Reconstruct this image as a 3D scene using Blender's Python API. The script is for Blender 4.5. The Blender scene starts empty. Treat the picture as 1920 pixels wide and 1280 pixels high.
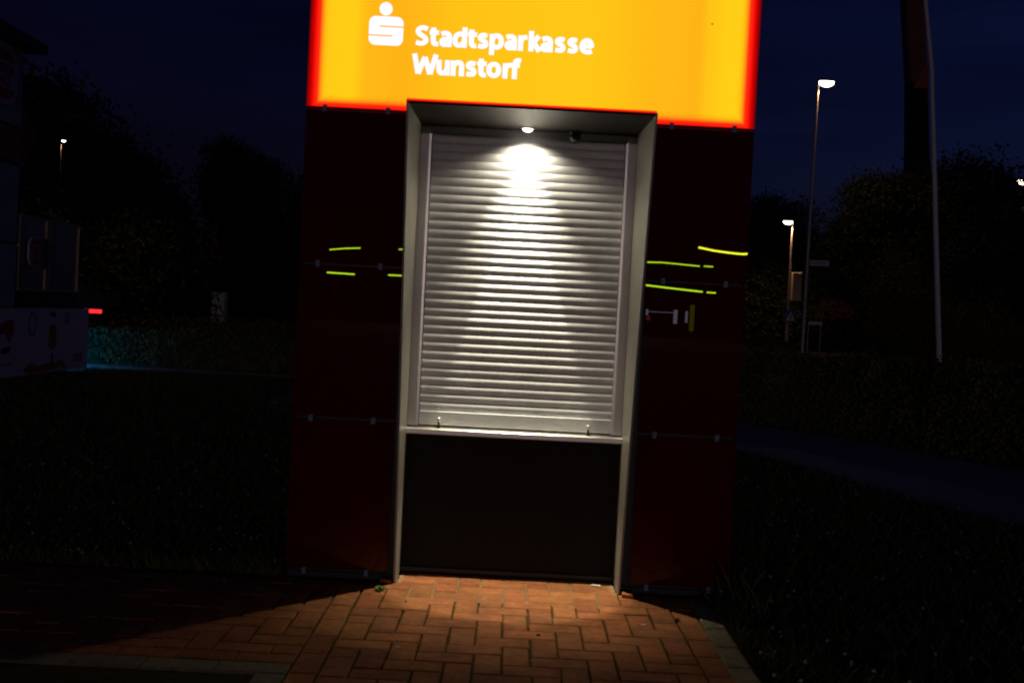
import bpy, math, random
import numpy as np
from mathutils import Vector, Matrix
random.seed(7); rng = np.random.default_rng(7)
R = math.radians
sc = bpy.context.scene
col = sc.collection

# ------------------------------------------------------------------ camera
def cam_axes(pitch, yaw, roll):
    cp, sp, cy, sy = math.cos(pitch), math.sin(pitch), math.cos(yaw), math.sin(yaw)
    f = Vector((sy*cp, cy*cp, -sp)); r = Vector((cy, -sy, 0)); u = r.cross(f)
    c, s = math.cos(roll), math.sin(roll)
    return f, c*r + s*u, -s*r + c*u
f_, r_, u_ = cam_axes(.0286, .0035, .0514)
cd = bpy.data.cameras.new('camera'); cam = bpy.data.objects.new('camera', cd); col.objects.link(cam)
m = Matrix.Identity(4)
for i in range(3):
    m[i][0] = r_[i]; m[i][1] = u_[i]; m[i][2] = -f_[i]
m[0][3], m[1][3], m[2][3] = -.0455, -4.733, 1.26
cam.matrix_world = m
cd.sensor_width = 36; cd.lens = 36*1950/1920; cd.clip_start = .05; cd.clip_end = 2000
sc.camera = cam

# ------------------------------------------------------------------ world
w = bpy.data.worlds.new('World'); sc.world = w; w.use_nodes = True
nt = w.node_tree; nt.nodes.clear()
out = nt.nodes.new('ShaderNodeOutputWorld'); bg = nt.nodes.new('ShaderNodeBackground')
sky = nt.nodes.new('ShaderNodeTexSky'); sky.sky_type = 'NISHITA'; sky.sun_disc = False
sky.sun_elevation = R(-2.55); sky.sun_rotation = R(78); sky.air_density = 1.0; sky.dust_density = .3; sky.ozone_density = 4.0
tc = nt.nodes.new('ShaderNodeTexCoord'); mp = nt.nodes.new('ShaderNodeMapping'); mp.inputs['Scale'].default_value = (1.3, 1.3, 9)
nz = nt.nodes.new('ShaderNodeTexNoise'); nz.inputs['Scale'].default_value = 1.6; nz.inputs['Detail'].default_value = 5
mr = nt.nodes.new('ShaderNodeMapRange'); mr.inputs[1].default_value = .3; mr.inputs[2].default_value = .7; mr.inputs[3].default_value = .72; mr.inputs[4].default_value = 1.25
mx = nt.nodes.new('ShaderNodeVectorMath'); mx.operation = 'SCALE'
lk = nt.links.new
lk(tc.outputs['Generated'], mp.inputs[0]); lk(mp.outputs[0], nz.inputs['Vector']); lk(nz.outputs[0], mr.inputs[0])
lk(sky.outputs[0], mx.inputs[0]); lk(mr.outputs[0], mx.inputs['Scale'])
tn_ = nt.nodes.new('ShaderNodeVectorMath'); tn_.operation = 'MULTIPLY'; tn_.inputs[1].default_value = (.62, .64, 1.0); lk(mx.outputs[0], tn_.inputs[0]); lk(tn_.outputs[0], bg.inputs[0]); bg.inputs[1].default_value = .12; lk(bg.outputs[0], out.inputs[0])
sc.view_settings.view_transform = 'Standard'; sc.view_settings.look = 'None'
sc.cycles.pixel_filter_type = 'BLACKMAN_HARRIS'; sc.cycles.filter_width = 2.1; sc.view_settings.exposure = 0; sc.view_settings.gamma = 1; sc.view_settings.use_curve_mapping = False

# ------------------------------------------------------------------ helpers
class MB:
    def __init__(s): s.v = []; s.f = []
    def poly(s, pts):
        n = len(s.v); s.v += [tuple(p) for p in pts]; s.f.append(tuple(range(n, n+len(pts))))
    def box(s, x0, x1, y0, y1, z0, z1, b=0):
        if b:
            n = len(s.v)
            for (z, i) in ((z0, b), (z0+b, 0), (z1-b, 0), (z1, b)):
                s.v += [(x0+i, y0+i, z), (x1-i, y0+i, z), (x1-i, y1-i, z), (x0+i, y1-i, z)]
            for k in range(3):
                for j in range(4):
                    a = n+4*k+j; c = n+4*k+(j+1) % 4; s.f.append((a, c, c+4, a+4))
            s.f.append((n+3, n+2, n+1, n)); s.f.append((n+12, n+13, n+14, n+15)); return s
        n = len(s.v)
        s.v += [(x, y, z) for z in (z0, z1) for (x, y) in ((x0, y0), (x1, y0), (x1, y1), (x0, y1))]
        s.f += [(n+3, n+2, n+1, n), (n+4, n+5, n+6, n+7)] + [(n+j, n+(j+1) % 4, n+4+(j+1) % 4, n+4+j) for j in range(4)]
        return s
    def tube(s, pts, rad, seg=10, caps=True):
        if not hasattr(rad, '__len__'): rad = [rad]*len(pts)
        P = [Vector(p) for p in pts]; n0 = len(s.v)
        for i, p in enumerate(P):
            d = (P[min(i+1, len(P)-1)] - P[max(i-1, 0)]).normalized()
            a = d.cross(Vector((0, 0, 1)));
            if a.length < .05: a = d.cross(Vector((0, 1, 0)))
            a.normalize(); b = d.cross(a)
            for k in range(seg):
                t = 2*math.pi*k/seg; s.v.append(tuple(p + (a*math.cos(t)+b*math.sin(t))*rad[i]))
        for i in range(len(P)-1):
            for k in range(seg):
                a = n0+i*seg+k; b = n0+i*seg+(k+1) % seg; s.f.append((a, b, b+seg, a+seg))
        if caps:
            s.f.append(tuple(n0+k for k in range(seg))[::-1]); s.f.append(tuple(n0+(len(P)-1)*seg+k for k in range(seg)))
        return s
    def lathe(s, prof, c=(0, 0, 0), seg=24, sx=1, sy=1):
        n0 = len(s.v)
        for (r, z) in prof:
            for k in range(seg):
                t = 2*math.pi*k/seg; s.v.append((c[0]+r*math.cos(t)*sx, c[1]+r*math.sin(t)*sy, c[2]+z))
        for i in range(len(prof)-1):
            for k in range(seg):
                a = n0+i*seg+k; b = n0+i*seg+(k+1) % seg; s.f.append((a, b, b+seg, a+seg))
        s.f.append(tuple(n0+k for k in range(seg))[::-1]); s.f.append(tuple(n0+(len(prof)-1)*seg+k for k in range(seg)))
        return s
    def prism(s, poly, frame, d):   # poly 2D list; frame(u,v,w)->xyz ; depth d
        n = len(poly); n0 = len(s.v)
        s.v += [tuple(frame(u, v, 0)) for u, v in poly] + [tuple(frame(u, v, d)) for u, v in poly]
        s.f.append(tuple(range(n0, n0+n))); s.f.append(tuple(range(n0+2*n-1, n0+n-1, -1)))
        for k in range(n): s.f.append((n0+k, n0+(k+1) % n, n0+n+(k+1) % n, n0+n+k))
        return s
    def mesh(s, name, mat, off=(0, 0, 0), smooth=False):
        me = bpy.data.meshes.new(name)
        me.from_pydata([(x-off[0], y-off[1], z-off[2]) for x, y, z in s.v], [], s.f)
        me.materials.append(mat); me.validate()
        if smooth: me.polygons.foreach_set('use_smooth', [True]*len(me.polygons))
        import bmesh
        bm = bmesh.new(); bm.from_mesh(me); bmesh.ops.recalc_face_normals(bm, faces=bm.faces); bm.to_mesh(me); bm.free()
        return me
    def build(s, name, mat, parent=None, off=None, smooth=False, sharp=None):
        if off is None: off = wloc(parent) if parent else (0, 0, 0)
        me = s.mesh(name, mat, off, smooth)
        if smooth and sharp: me.set_sharp_from_angle(angle=R(sharp))
        o = bpy.data.objects.new(name, me); col.objects.link(o)
        if parent: o.parent = parent
        else: o.location = off
        return o
def wloc(o):
    x, y, z = 0, 0, 0
    while o: x += o.location[0]; y += o.location[1]; z += o.location[2]; o = o.parent
    return (x, y, z)
def tag(o, label=None, cat=None, group=None, kind=None):
    if label: o['label'] = label
    if cat: o['category'] = cat
    if group: o['group'] = group
    if kind: o['kind'] = kind
    return o
def thing(name, loc, label, cat, group=None):
    o = bpy.data.objects.new(name, None); o.location = loc; o.empty_display_size = .2; col.objects.link(o)
    return tag(o, label, cat, group)
def copy_tree(o, parent=None):
    c = o.copy(); col.objects.link(c)
    if parent: c.parent = parent
    for ch in list(o.children): copy_tree(ch, c)
    return c
def raw_mesh(name, V, F, mat, smooth=False):
    me = bpy.data.meshes.new(name); V = np.asarray(V, np.float32); F = np.asarray(F, np.int32)
    me.vertices.add(len(V)); me.vertices.foreach_set('co', V.ravel())
    k = F.shape[1]; me.loops.add(F.size); me.loops.foreach_set('vertex_index', F.ravel())
    me.polygons.add(len(F)); me.polygons.foreach_set('loop_start', np.arange(0, F.size, k, dtype=np.int32))
    me.update(calc_edges=True); me.materials.append(mat)
    return me

def mat(name, colr, rough=.6, metal=0, var=0, vscale=20, bump=0, bscale=60, emit=None, estr=0, objvar=0, spec=.5, col2=None, stain=0):
    ma = bpy.data.materials.new(name); ma.use_nodes = True; t = ma.node_tree; N = t.nodes; L = t.links.new
    b = N['Principled BSDF']; b.inputs['Base Color'].default_value = (*colr, 1)
    b.inputs['Roughness'].default_value = rough; b.inputs['Metallic'].default_value = metal
    b.inputs['Specular IOR Level'].default_value = spec
    co = N.new('ShaderNodeTexCoord')
    if var or objvar or col2:
        n = N.new('ShaderNodeTexNoise'); n.inputs['Scale'].default_value = vscale; n.inputs['Detail'].default_value = 6; n.inputs['Roughness'].default_value = .65
        L(co.outputs['Object'], n.inputs['Vector'])
        r = N.new('ShaderNodeMapRange'); r.inputs[1].default_value = .32; r.inputs[2].default_value = .68
        L(n.outputs[0], r.inputs[0])
        mixc = N.new('ShaderNodeMix'); mixc.data_type = 'RGBA'; L(r.outputs[0], mixc.inputs[0])
        c2 = col2 or tuple(c*(1-var) for c in colr)
        mixc.inputs[6].default_value = (*c2, 1); mixc.inputs[7].default_value = (*[min(1, c*(1+var*.5)) for c in colr], 1)
        res = mixc.outputs[2]
        if objvar:
            oi = N.new('ShaderNodeObjectInfo'); r2 = N.new('ShaderNodeMapRange'); r2.inputs[3].default_value = 1-objvar; r2.inputs[4].default_value = 1+objvar*.6
            L(oi.outputs['Random'], r2.inputs[0]); sc_ = N.new('ShaderNodeVectorMath'); sc_.operation = 'SCALE'
            L(res, sc_.inputs[0]); L(r2.outputs[0], sc_.inputs['Scale']); res = sc_.outputs[0]
            hs = N.new('ShaderNodeHueSaturation'); r3 = N.new('ShaderNodeMapRange'); r3.inputs[3].default_value = .494; r3.inputs[4].default_value = .505
            mm = N.new('ShaderNodeMath'); mm.operation = 'FRACT'; m2 = N.new('ShaderNodeMath'); m2.operation = 'MULTIPLY'; m2.inputs[1].default_value = 7.31
            L(oi.outputs['Random'], m2.inputs[0]); L(m2.outputs[0], mm.inputs[0]); L(mm.outputs[0], r3.inputs[0]); L(r3.outputs[0], hs.inputs['Hue']); L(res, hs.inputs['Color']); res = hs.outputs[0]
        if stain:
            ge = N.new('ShaderNodeNewGeometry'); n5 = N.new('ShaderNodeTexNoise'); n5.inputs['Scale'].default_value = 3.2; n5.inputs['Detail'].default_value = 7; n5.inputs['Roughness'].default_value = .7
            L(ge.outputs['Position'], n5.inputs['Vector']); r5 = N.new('ShaderNodeMapRange'); r5.inputs[1].default_value = .38; r5.inputs[2].default_value = .6; r5.inputs[3].default_value = 1-stain; r5.inputs[4].default_value = 1.1
            L(n5.outputs[0], r5.inputs[0]); s5 = N.new('ShaderNodeVectorMath'); s5.operation = 'SCALE'; L(res, s5.inputs[0]); L(r5.outputs[0], s5.inputs['Scale']); res = s5.outputs[0]
        L(res, b.inputs['Base Color'])
    if bump:
        n2 = N.new('ShaderNodeTexNoise'); n2.inputs['Scale'].default_value = bscale; n2.inputs['Detail'].default_value = 5
        L(co.outputs['Object'], n2.inputs['Vector'])
        bp = N.new('ShaderNodeBump'); bp.inputs['Strength'].default_value = bump; bp.inputs['Distance'].default_value = .004
        L(n2.outputs[0], bp.inputs['Height']); L(bp.outputs[0], b.inputs['Normal'])
    if emit:
        b.inputs['Emission Color'].default_value = (*emit, 1); b.inputs['Emission Strength'].default_value = estr
    return ma

M = dict(
    brick=mat('brick', (.37, .132, .044), .78, var=.32, vscale=22, bump=.5, bscale=140, objvar=.2, spec=.3, stain=.32),
    moss=mat('moss_joint', (.07, .058, .012), .95, vscale=30, spec=.1, col2=(.035, .027, .01), bump=.6, bscale=120),
    kerb=mat('kerb_stone', (.2, .16, .10), .9, var=.4, vscale=30, bump=.7, bscale=160, objvar=.15),
    asphalt=mat('asphalt', (.014, .014, .015), .95, var=.4, vscale=60, bump=.8, bscale=200, spec=.2),
    path=mat('path_asphalt', (.42, .37, .38), .7, var=.25, vscale=14, bump=.5, bscale=180),
    soil=mat('soil', (.04, .034, .022), .98, var=.5, vscale=8, bump=.8, bscale=40, spec=.1),
    gravel=mat('gravel', (.2, .18, .15), .9, var=.5, vscale=80, objvar=.3),
    grass=mat('grass', (.085, .12, .03), .8, vscale=3, col2=(.12, .09, .05), spec=.2),
    leaf=mat('leaf', (.022, .032, .014), .75, var=.5, vscale=1.2, spec=.25),
    leaf_brown=mat('leaf_olive', (.13, .10, .025), .75, var=.5, vscale=1.5, spec=.25),
    hedge=mat('hedge_leaf', (.14, .14, .035), .75, var=.5, vscale=4, spec=.25),
    bark=mat('bark', (.09, .07, .05), .95, var=.4, vscale=8, bump=.8, bscale=20),
    flower=mat('clover_flower', (.35, .28, .28), .9, var=.2),
    red_glass=mat('red_glass_panel', (.085, .002, .002), .006, spec=.55),
    dark_metal=mat('dark_metal', (.018, .018, .02), .5, .3, var=.2),
    alu=mat('aluminium', (.75, .74, .72), .5, .05, var=.06, vscale=4, bump=.03, bscale=400),
    portal=mat('portal_sheet', (.31, .305, .27), .45, .1, var=.06, vscale=4, bump=.03, bscale=400),
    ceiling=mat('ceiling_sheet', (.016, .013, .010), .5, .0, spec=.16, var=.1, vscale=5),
    alu_fine=mat('brushed_aluminium', (.62, .60, .55), .3, .8, var=.05, vscale=30),
    slat=mat('shutter_slat', (.57, .58, .62), .55, .0, var=.05, vscale=2, stain=.08, objvar=.03),
    clip=mat('clip_metal', (.2, .25, .4), .6, .3),
    anthracite=mat('anthracite_panel', (.008, .008, .0075), .7, .0, spec=.2, var=.15, vscale=5, bump=.05, bscale=300),
    black=mat('black_plastic', (.008, .008, .009), .35),
    galv=mat('galvanised_steel', (.45, .43, .42), .5, .5, var=.15, vscale=6),
    white_pole=mat('white_pole_paint', (.8, .72, .8), .45, var=.08, vscale=5),
    banner=mat('banner_board', (.92, .72, .72), .7, var=.05, vscale=2),
    print_red=mat('print_red', (.5, .02, .015), .6), print_orange=mat('print_orange', (.55, .2, .03), .6),
    print_black=mat('print_black', (.02, .02, .02), .6), print_blue=mat('print_grey_blue', (.25, .27, .4), .6),
    wall=mat('cladding', (.36, .36, .38), .6, var=.15, vscale=3), wall_brown=mat('brown_cladding', (.4, .12, .05), .6, var=.15, vscale=3),
    wall_dark=mat('dark_cladding', (.03, .032, .036), .6, var=.2), red_fin=mat('red_fascia', (.35, .008, .006), .5),
    window=mat('window_glass', (.22, .26, .28), .25, spec=.6), frame=mat('window_frame', (.5, .36, .22), .45, .4),
    logo_white=mat('sign_white', (.5, .38, .46), .5), car=mat('car_paint', (.02, .03, .06), .25, .3), tyre=mat('tyre', (.01, .01, .01), .9),
    sign_blue=mat('sign_blue', (.02, .09, .5), .5), sign_white=mat('sign_board_white', (.6, .55, .65), .5),
    pylon=mat('pylon_brown', (.38, .12, .07), .7, var=.2, vscale=1), pylon_red=mat('pylon_red', (.75, .12, .06), .6, var=.1),
    concrete=mat('cabinet_grey', (.5, .48, .46), .8, var=.1),
)
def emis(name, c, s):
    ma = bpy.data.materials.new(name); ma.use_nodes = True; t = ma.node_tree; t.nodes.clear()
    o = t.nodes.new('ShaderNodeOutputMaterial'); e = t.nodes.new('ShaderNodeEmission'); e.inputs[0].default_value = (*c, 1); e.inputs[1].default_value = s
    t.links.new(e.outputs[0], o.inputs[0]); return ma
M['letter'] = emis('lit_letter', (1.0, .97, 1.0), 1.05)
M['led'] = emis('led_lens', (1.0, .93, .78), 5)
M['street_led'] = emis('street_lens', (1.0, .74, .55), 12)
M['tube'] = emis('canopy_tube', (.62, 1.0, .02), 18)
M['tube2'] = emis('canopy_tube_warm', (.95, 1.0, .03), 26)
M['tail'] = emis('tail_light', (1.0, .02, .02), 2.2)
M['shop'] = emis('shop_window', (.8, .75, 1.0), 1.4)
M['shopg'] = emis('price_pillar', (.45, .55, .0), .7)
M['shopr'] = emis('shop_red', (1.0, .12, .12), .8)
M['blue_fill'] = emis('blue_fill', (.02, .24, .9), 34)

# backlit sign face: acrylic lit from within, dying off towards its opaque rim
def sign_material():
    ma = bpy.data.materials.new('backlit_acrylic'); ma.use_nodes = True; t = ma.node_tree; N = t.nodes; L = t.links.new; N.clear()
    o = N.new('ShaderNodeOutputMaterial'); e = N.new('ShaderNodeEmission'); co = N.new('ShaderNodeTexCoord'); sp = N.new('ShaderNodeSeparateXYZ'); L(co.outputs['Object'], sp.inputs[0])
    def math_(op, a, b=None, clamp=False):
        n = N.new('ShaderNodeMath'); n.operation = op; n.use_clamp = clamp
        for i, q in enumerate((a, b)):
            if q is None: continue
            if isinstance(q, (int, float)): n.inputs[i].default_value = q
            else: L(q, n.inputs[i])
        return n.outputs[0]
    X, Z = sp.outputs[0], sp.outputs[2]
    dl = math_('ADD', X, 1.013); dr = math_('SUBTRACT', 1.018, X)
    tx = math_('DIVIDE', math_('MINIMUM', dl, dr), .088)
    tz = math_('ADD', math_('DIVIDE', math_('SUBTRACT', Z, 2.141), .085), .34)
    # distance outside the notch rectangle round the portal
    ax = math_('MAXIMUM', math_('SUBTRACT', math_('ABSOLUTE', math_('SUBTRACT', X, .006)), .563), 0)
    az = math_('MAXIMUM', math_('SUBTRACT', Z, 2.193), 0)
    dn = math_('SQRT', math_('ADD', math_('MULTIPLY', ax, ax), math_('MULTIPLY', az, az)))
    tn = math_('ADD', math_('DIVIDE', dn, .016), .36)
    tt = math_('MINIMUM', math_('MINIMUM', tx, tz), tn)
    cr = N.new('ShaderNodeValToRGB'); L(tt, cr.inputs[0]); el = cr.color_ramp.elements
    el[0].position = 0; el[0].color = (.12, .0, .0, 1); el[1].position = 1; el[1].color = (1, .57, .008, 1)
    for p, c in ((.2, (.55, 0, 0, 1)), (.36, (1, .005, .003, 1)), (.54, (1, .03, .006, 1)), (.66, (1, .24, .008, 1)), (.82, (1, .48, .006, 1))):
        q = el.new(p); q.color = c
    # fluorescent tubes behind the acrylic: brighter and duller vertical bands
    c2 = N.new('ShaderNodeValToRGB'); mr = N.new('ShaderNodeMapRange'); mr.inputs[1].default_value = -1.013; mr.inputs[2].default_value = 1.018; L(X, mr.inputs[0]); L(mr.outputs[0], c2.inputs[0])
    el = c2.color_ramp.elements; c2.color_ramp.interpolation = 'EASE'
    el[0].position = 0; el[0].color = (1.02,)*3+(1,); el[1].position = 1; el[1].color = (1.08,)*3+(1,)
    for p, v in ((.095, 1.07), (.135, .84), (.2, .80), (.36, .96), (.6, 1.0), (.8, .84), (.865, .80), (.895, .98), (.93, 1.08)):
        q = el.new(p); q.color = (v, v, v, 1)
    g = N.new('ShaderNodeSeparateColor'); L(cr.outputs[0], g.inputs[0]); cc = N.new('ShaderNodeCombineColor')
    L(g.outputs[0], cc.inputs[0]); L(math_('MULTIPLY', g.outputs[1], c2.outputs[0]), cc.inputs[1]); L(g.outputs[2], cc.inputs[2])
    L(cc.outputs[0], e.inputs[0]); 
    # glow weakened at steep angles so the sign barely lights the ground
    geo = N.new('ShaderNodeNewGeometry'); dp = N.new('ShaderNodeVectorMath'); dp.operation = 'DOT_PRODUCT'; L(geo.outputs['Normal'], dp.inputs[0]); L(geo.outputs['Incoming'], dp.inputs[1])
    m3 = N.new('ShaderNodeMapRange'); m3.inputs[1].default_value = .45; m3.inputs[2].default_value = .82; m3.inputs[3].default_value = .02; m3.inputs[4].default_value = 1.0
    L(math_('ABSOLUTE', dp.outputs['Value']), m3.inputs[0]); L(m3.outputs[0], e.inputs[1])
    L(e.outputs[0], o.inputs[0]); return ma
M['sign'] = sign_material()

# ------------------------------------------------------------------ setting: ground, paths, roads
g = MB(); g.poly([(-400, -400, -.03), (400, -400, -.03), (400, 700, -.03), (-400, 700, -.03)])
tag(g.build('ground', M['soil']), kind='structure')
g = MB().box(-4.6, .92, -1.9, -.0, -.029, -.009); g.box(-.495, .5, .0, .197, -.029, -.009)
pav = tag(g.build('pavement', M['moss']), kind='structure')
tag(MB().box(-.495, .5, -.27, .196, -.0088, -.0035).build('sand_bed', mat('sand_bed', (.26, .15, .07), .95, var=.5, vscale=90, bump=.8, bscale=300)), kind='structure')
# asphalt forecourt in front of the kerb
g = MB().box(-40, -.845, -60, -1.252, -.028, -.016); g.box(-.843, 40, -60, -1.902, -.028, -.0155)
tag(g.build('forecourt', M['asphalt']), kind='structure')
def ribbon(A, B, z, zb=-.03):
    g = MB(); n = len(A)
    for i in range(n-1):
        g.poly([(*A[i], z), (*A[i+1], z), (*B[i+1], z), (*B[i], z)])
        g.poly([(*B[i], z), (*B[i+1], z), (*B[i+1], zb), (*B[i], zb)]); g.poly([(*A[i], z), (*A[i], zb), (*A[i+1], zb), (*A[i+1], z)])
    return g
pa = [(-3, 10.6), (0, 10.2), (1.7, 9.6), (2.97, 8.6), (3.85, 7.4), (4.45, 6.1), (4.98, 5.2), (5.6, 3.8), (6.1, 2), (6.4, 0), (6.5, -3), (6.5, -20)]
pb = [(-3, 8.2), (-1, 8.0), (.7, 7.4), (1.75, 6.5), (2.35, 5.6), (2.72, 4.7), (3.02, 3.5), (3.5, 2.3), (3.9, 1.0), (4.15, -.5), (4.25, -3.5), (4.25, -20)]
tag(ribbon(pa, pb, -.008).build('footpath', M['path']), kind='structure')
tag(ribbon([(-60, 12.75), (-3, 13.0)], [(-60, 12.35), (-3, 12.55)], .02).build('path_edging', M['kerb']), kind='structure')
g = MB().box(-90, 90, 17.6, 27.5, -.03, -.012)
tag(g.build('road', M['asphalt']), kind='structure')
g = MB().box(-6.8, -1.06, -.28, 0, -.03, -.02)

# herringbone pavers
PX, PY = .1042, .1025
x_anchor, y_anchor = -.01, -1.051
def brick_mesh(lx, ly, k):
    r = random.Random(k); g = MB(); j = lambda a: r.uniform(-a, a)
    x1, y1 = lx/2, ly/2; b = .0045; n = 0
    ring = lambda i, z: [(-x1+i+j(.0012), -y1+i+j(.0012), z+j(.0006)), (x1-i+j(.0012), -y1+i+j(.0012), z+j(.0006)), (x1-i+j(.0012), y1-i+j(.0012), z+j(.0006)), (-x1+i+j(.0012), y1-i+j(.0012), z+j(.0006))]
    g.v = ring(0, -.028)+ring(0, -.004)+ring(b, 0)
    for a in (0, 4):
        for q in range(4): g.f.append((a+q, a+(q+1) % 4, a+4+(q+1) % 4, a+4+q))
    g.f.append((8, 9, 10, 11)); return g.mesh('brick', M['brick'])
BM = {'H': [brick_mesh(2*PX-.0045, PY-.007, k) for k in range(4)], 'V': [brick_mesh(PX-.0095, 2*PY-.005, 10+k) for k in range(4)]}
half_cache = {}
placed = []   # (x0,x1,y0,y1,mesh)
def add_brick(x0, x1, y0, y1):
    placed.append((x0, x1, y0, y1))
def field(i0, i1, y_lo, y_hi, xa, ya, shift, xlo, xhi):
    js = range(int((y_lo-ya)/PY)-3, int((y_hi-ya)/PY)+3)
    for i in range(i0-2, i1+2):
        for j in js:
            c = (i-j+shift) % 4
            if c == 0: b = (i, i+2, j, j+1)
            elif c == 2: b = (i, i+1, j-1, j+1)
            else: continue
            x0, x1, y0, y1 = xa+b[0]*PX, xa+b[1]*PX, ya+b[2]*PY, ya+b[3]*PY
            x0, x1, y0, y1 = max(x0, xlo), min(x1, xhi), max(y0, y_lo), min(y1, y_hi)
            if x1-x0 > .03 and y1-y0 > .025: add_brick(x0, x1, y0, y1)
# main field rows counted from the anchor row whose top edge is y_anchor
xm0, xm1 = x_anchor-6*PX, x_anchor+7*PX
ya = y_anchor-PY
field(-6, 7, -1.9, -.0, x_anchor, ya, 0, xm0, xm1)
field(-6, 7, .0, .196, x_anchor, ya, 0, -.492, .497)
y = -.0
while y > -1.85:                                            # header courses along both sides
    add_brick(xm0-PX, xm0, max(y-2*PY, -1.9), y); add_brick(xm1, xm1+PX, max(y-2*PY-.03, -1.9), y-.03); y -= 2*PY
xl = xm0-PX
k = 0
while xl-k*2*PX > -4.5:                                     # stretcher course behind the kerb
    add_brick(xl-(k+1)*2*PX, xl-k*2*PX, -1.148, -1.148+PY); k += 1
field(-38, 0, -1.148+PY, -.0, xl, -1.148+PY, 3, -4.55, xl)
def lit(b):
    x, y = (b[0]+b[1])/2, (b[2]+b[3])/2
    return x > -2.3 and y > -1.55
near = [b for b in placed if lit(b)]; far = [b for b in placed if not lit(b)]
near.sort(key=lambda b: abs((b[0]+b[1])/2)*.75 - .25*(b[3])); far += near[300:]; near = near[:300]
for b in near:
    wx, wy = b[1]-b[0], b[3]-b[2]; o = None
    kind = 'H' if abs(wx-2*PX) < .004 and abs(wy-PY) < .004 else 'V' if abs(wx-PX) < .004 and abs(wy-2*PY) < .004 else None
    if kind: me = random.choice(BM[kind])
    else:
        key = (round(wx, 3), round(wy, 3))
        if key not in half_cache: half_cache[key] = brick_mesh(wx-.006, wy-.005, len(half_cache)+50)
        me = half_cache[key]
    o = bpy.data.objects.new('brick', me); col.objects.link(o); o.parent = pav
    tight = b[3] > -.35 and abs(b[0]+b[1]) < 1.2
    o.location = ((b[0]+b[1])/2+random.uniform(-.0012, .0012), (b[2]+b[3])/2+random.uniform(-.001, .001), random.uniform(-.0022, .0012))
    o.rotation_euler = (random.gauss(0, .006), random.gauss(0, .006), random.gauss(0, .006)+random.choice((0, math.pi)))
g = MB()
for b in far: g.box(b[0]+.003, b[1]-.003, b[2]+.003, b[3]-.003, -.028, random.uniform(-.002, .001), .003)
tag(g.build('brick_field', M['brick'], pav), kind='stuff')
# sand swept into the joints between the posts
V = []; F = []
for _ in range(2600):
    if rng.random() < .25:
        x = rng.choice([-.488, .492])+rng.normal(0, .008); y = rng.uniform(-.05, .19)
    else:
        b = placed[rng.integers(len(placed))]
        if abs(b[0]+b[1]) > 1.1 or b[2] < -.4: continue
        x = rng.choice([b[0], b[1]])+rng.normal(0, .002); y = rng.uniform(b[2], b[3])
    if y > .19 or abs(x) > .52: continue
    s = rng.uniform(.001, .0028); n = len(V)
    z = -.003
    V += [(x-s, y-s, z), (x+s, y-s, z), (x, y+s, z), (x, y, z+1.8*s)]; F += [(n, n+1, n+3), (n+1, n+2, n+3), (n+2, n, n+3)]
me = raw_mesh('joint_sand', V, F, mat('sand', (.36, .24, .13), .95, var=.3, vscale=300)); o = bpy.data.objects.new('joint_sand', me); col.objects.link(o)
o.parent = pav; tag(o, kind='stuff')

# kerb stones
def kerb(segs):
    k = tag(MB().box(*segs[0][:4], -.029, -.012).build('kerb', M['moss']), kind='structure')
    return k
kl = tag(MB().box(-4.6, -.742, -1.252, -1.150, -.0285, -.012).build('kerb', M['moss']), kind='structure')
x = -.742
while x > -4.5:
    g = MB().box(x-.25+.003, x-.001, -1.25, -1.151, -.028, .002+random.uniform(-.001, .002), .006)
    o = g.build('kerb_stone', M['kerb'], kl); x -= .25
y = -1.252
for q in range(3):
    MB().box(-.842, -.743, y-.25+.003, y-.002, -.028, .002, .006).build('kerb_stone', M['kerb'], kl); y -= .25
y = -.02
while y > -1.9:
    x0 = .826-.012*(-y)
    MB().box(x0+random.uniform(-.002, .002), x0+.092, y-.235, y-.004, -.0285, .006+random.uniform(-.003, .003), .008).build('kerb_stone', M['kerb'], kl); y -= .238

# ------------------------------------------------------------------ the kiosk
kio = thing('bank_kiosk', (0, 0, 0), 'dark red glass-clad bank machine kiosk with lit orange sign above a closed roller shutter', 'kiosk')
B = lambda *a, b=0: MB().box(*a, b=b)
g = B(-1.0, -.515, .03, 1.6, 0, 2.118); g.box(.522, 1.006, .03, 1.6, 0, 2.118); g.box(-.515, .522, .215, 1.6, 0, 2.118); g.box(-1.0, 1.006, .03, 1.6, 2.118, 2.138)
g.build('body', M['dark_metal'], kio)
B(-1.004, -.515, .012, .03, 0, .026).build('plinth', M['dark_metal'], kio); B(.522, 1.01, .012, .03, 0, .026).build('plinth', M['dark_metal'], kio)
for x0, x1 in ((-1.012, -.545), (.566, 1.019)):
    for z0, z1 in ((.042, .726), (.739, 1.427), (1.440, 2.128)):
        B(x0, x1, 0, .012, z0, z1, b=.0015).build('wall_panel', M['red_glass'], kio)
# side cladding of the kiosk, seen from a step aside
for x0, x1 in ((-1.012, -1.002), (1.009, 1.019)):
    for z0, z1 in ((.042, .726), (.739, 1.427), (1.440, 2.128)):
        for y0, y1 in ((.03, .8), (.812, 1.6)): B(x0, x1, y0, y1, z0, z1).build('wall_panel', M['red_glass'], kio)
clip_me = MB().box(-.0095, .0095, -.007, .0, -.0155, .0155, .002).box(-.006, .006, -.011, -.007, -.003, .003, .001).mesh('clip', M['clip'])
for z in (.032, .732, 1.433, 2.134):
    for x in (-.927, -.642, .642, .927):
        o = bpy.data.objects.new('clip', clip_me); col.objects.link(o); o.parent = kio; o.location = (x, -.001, z)
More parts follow.
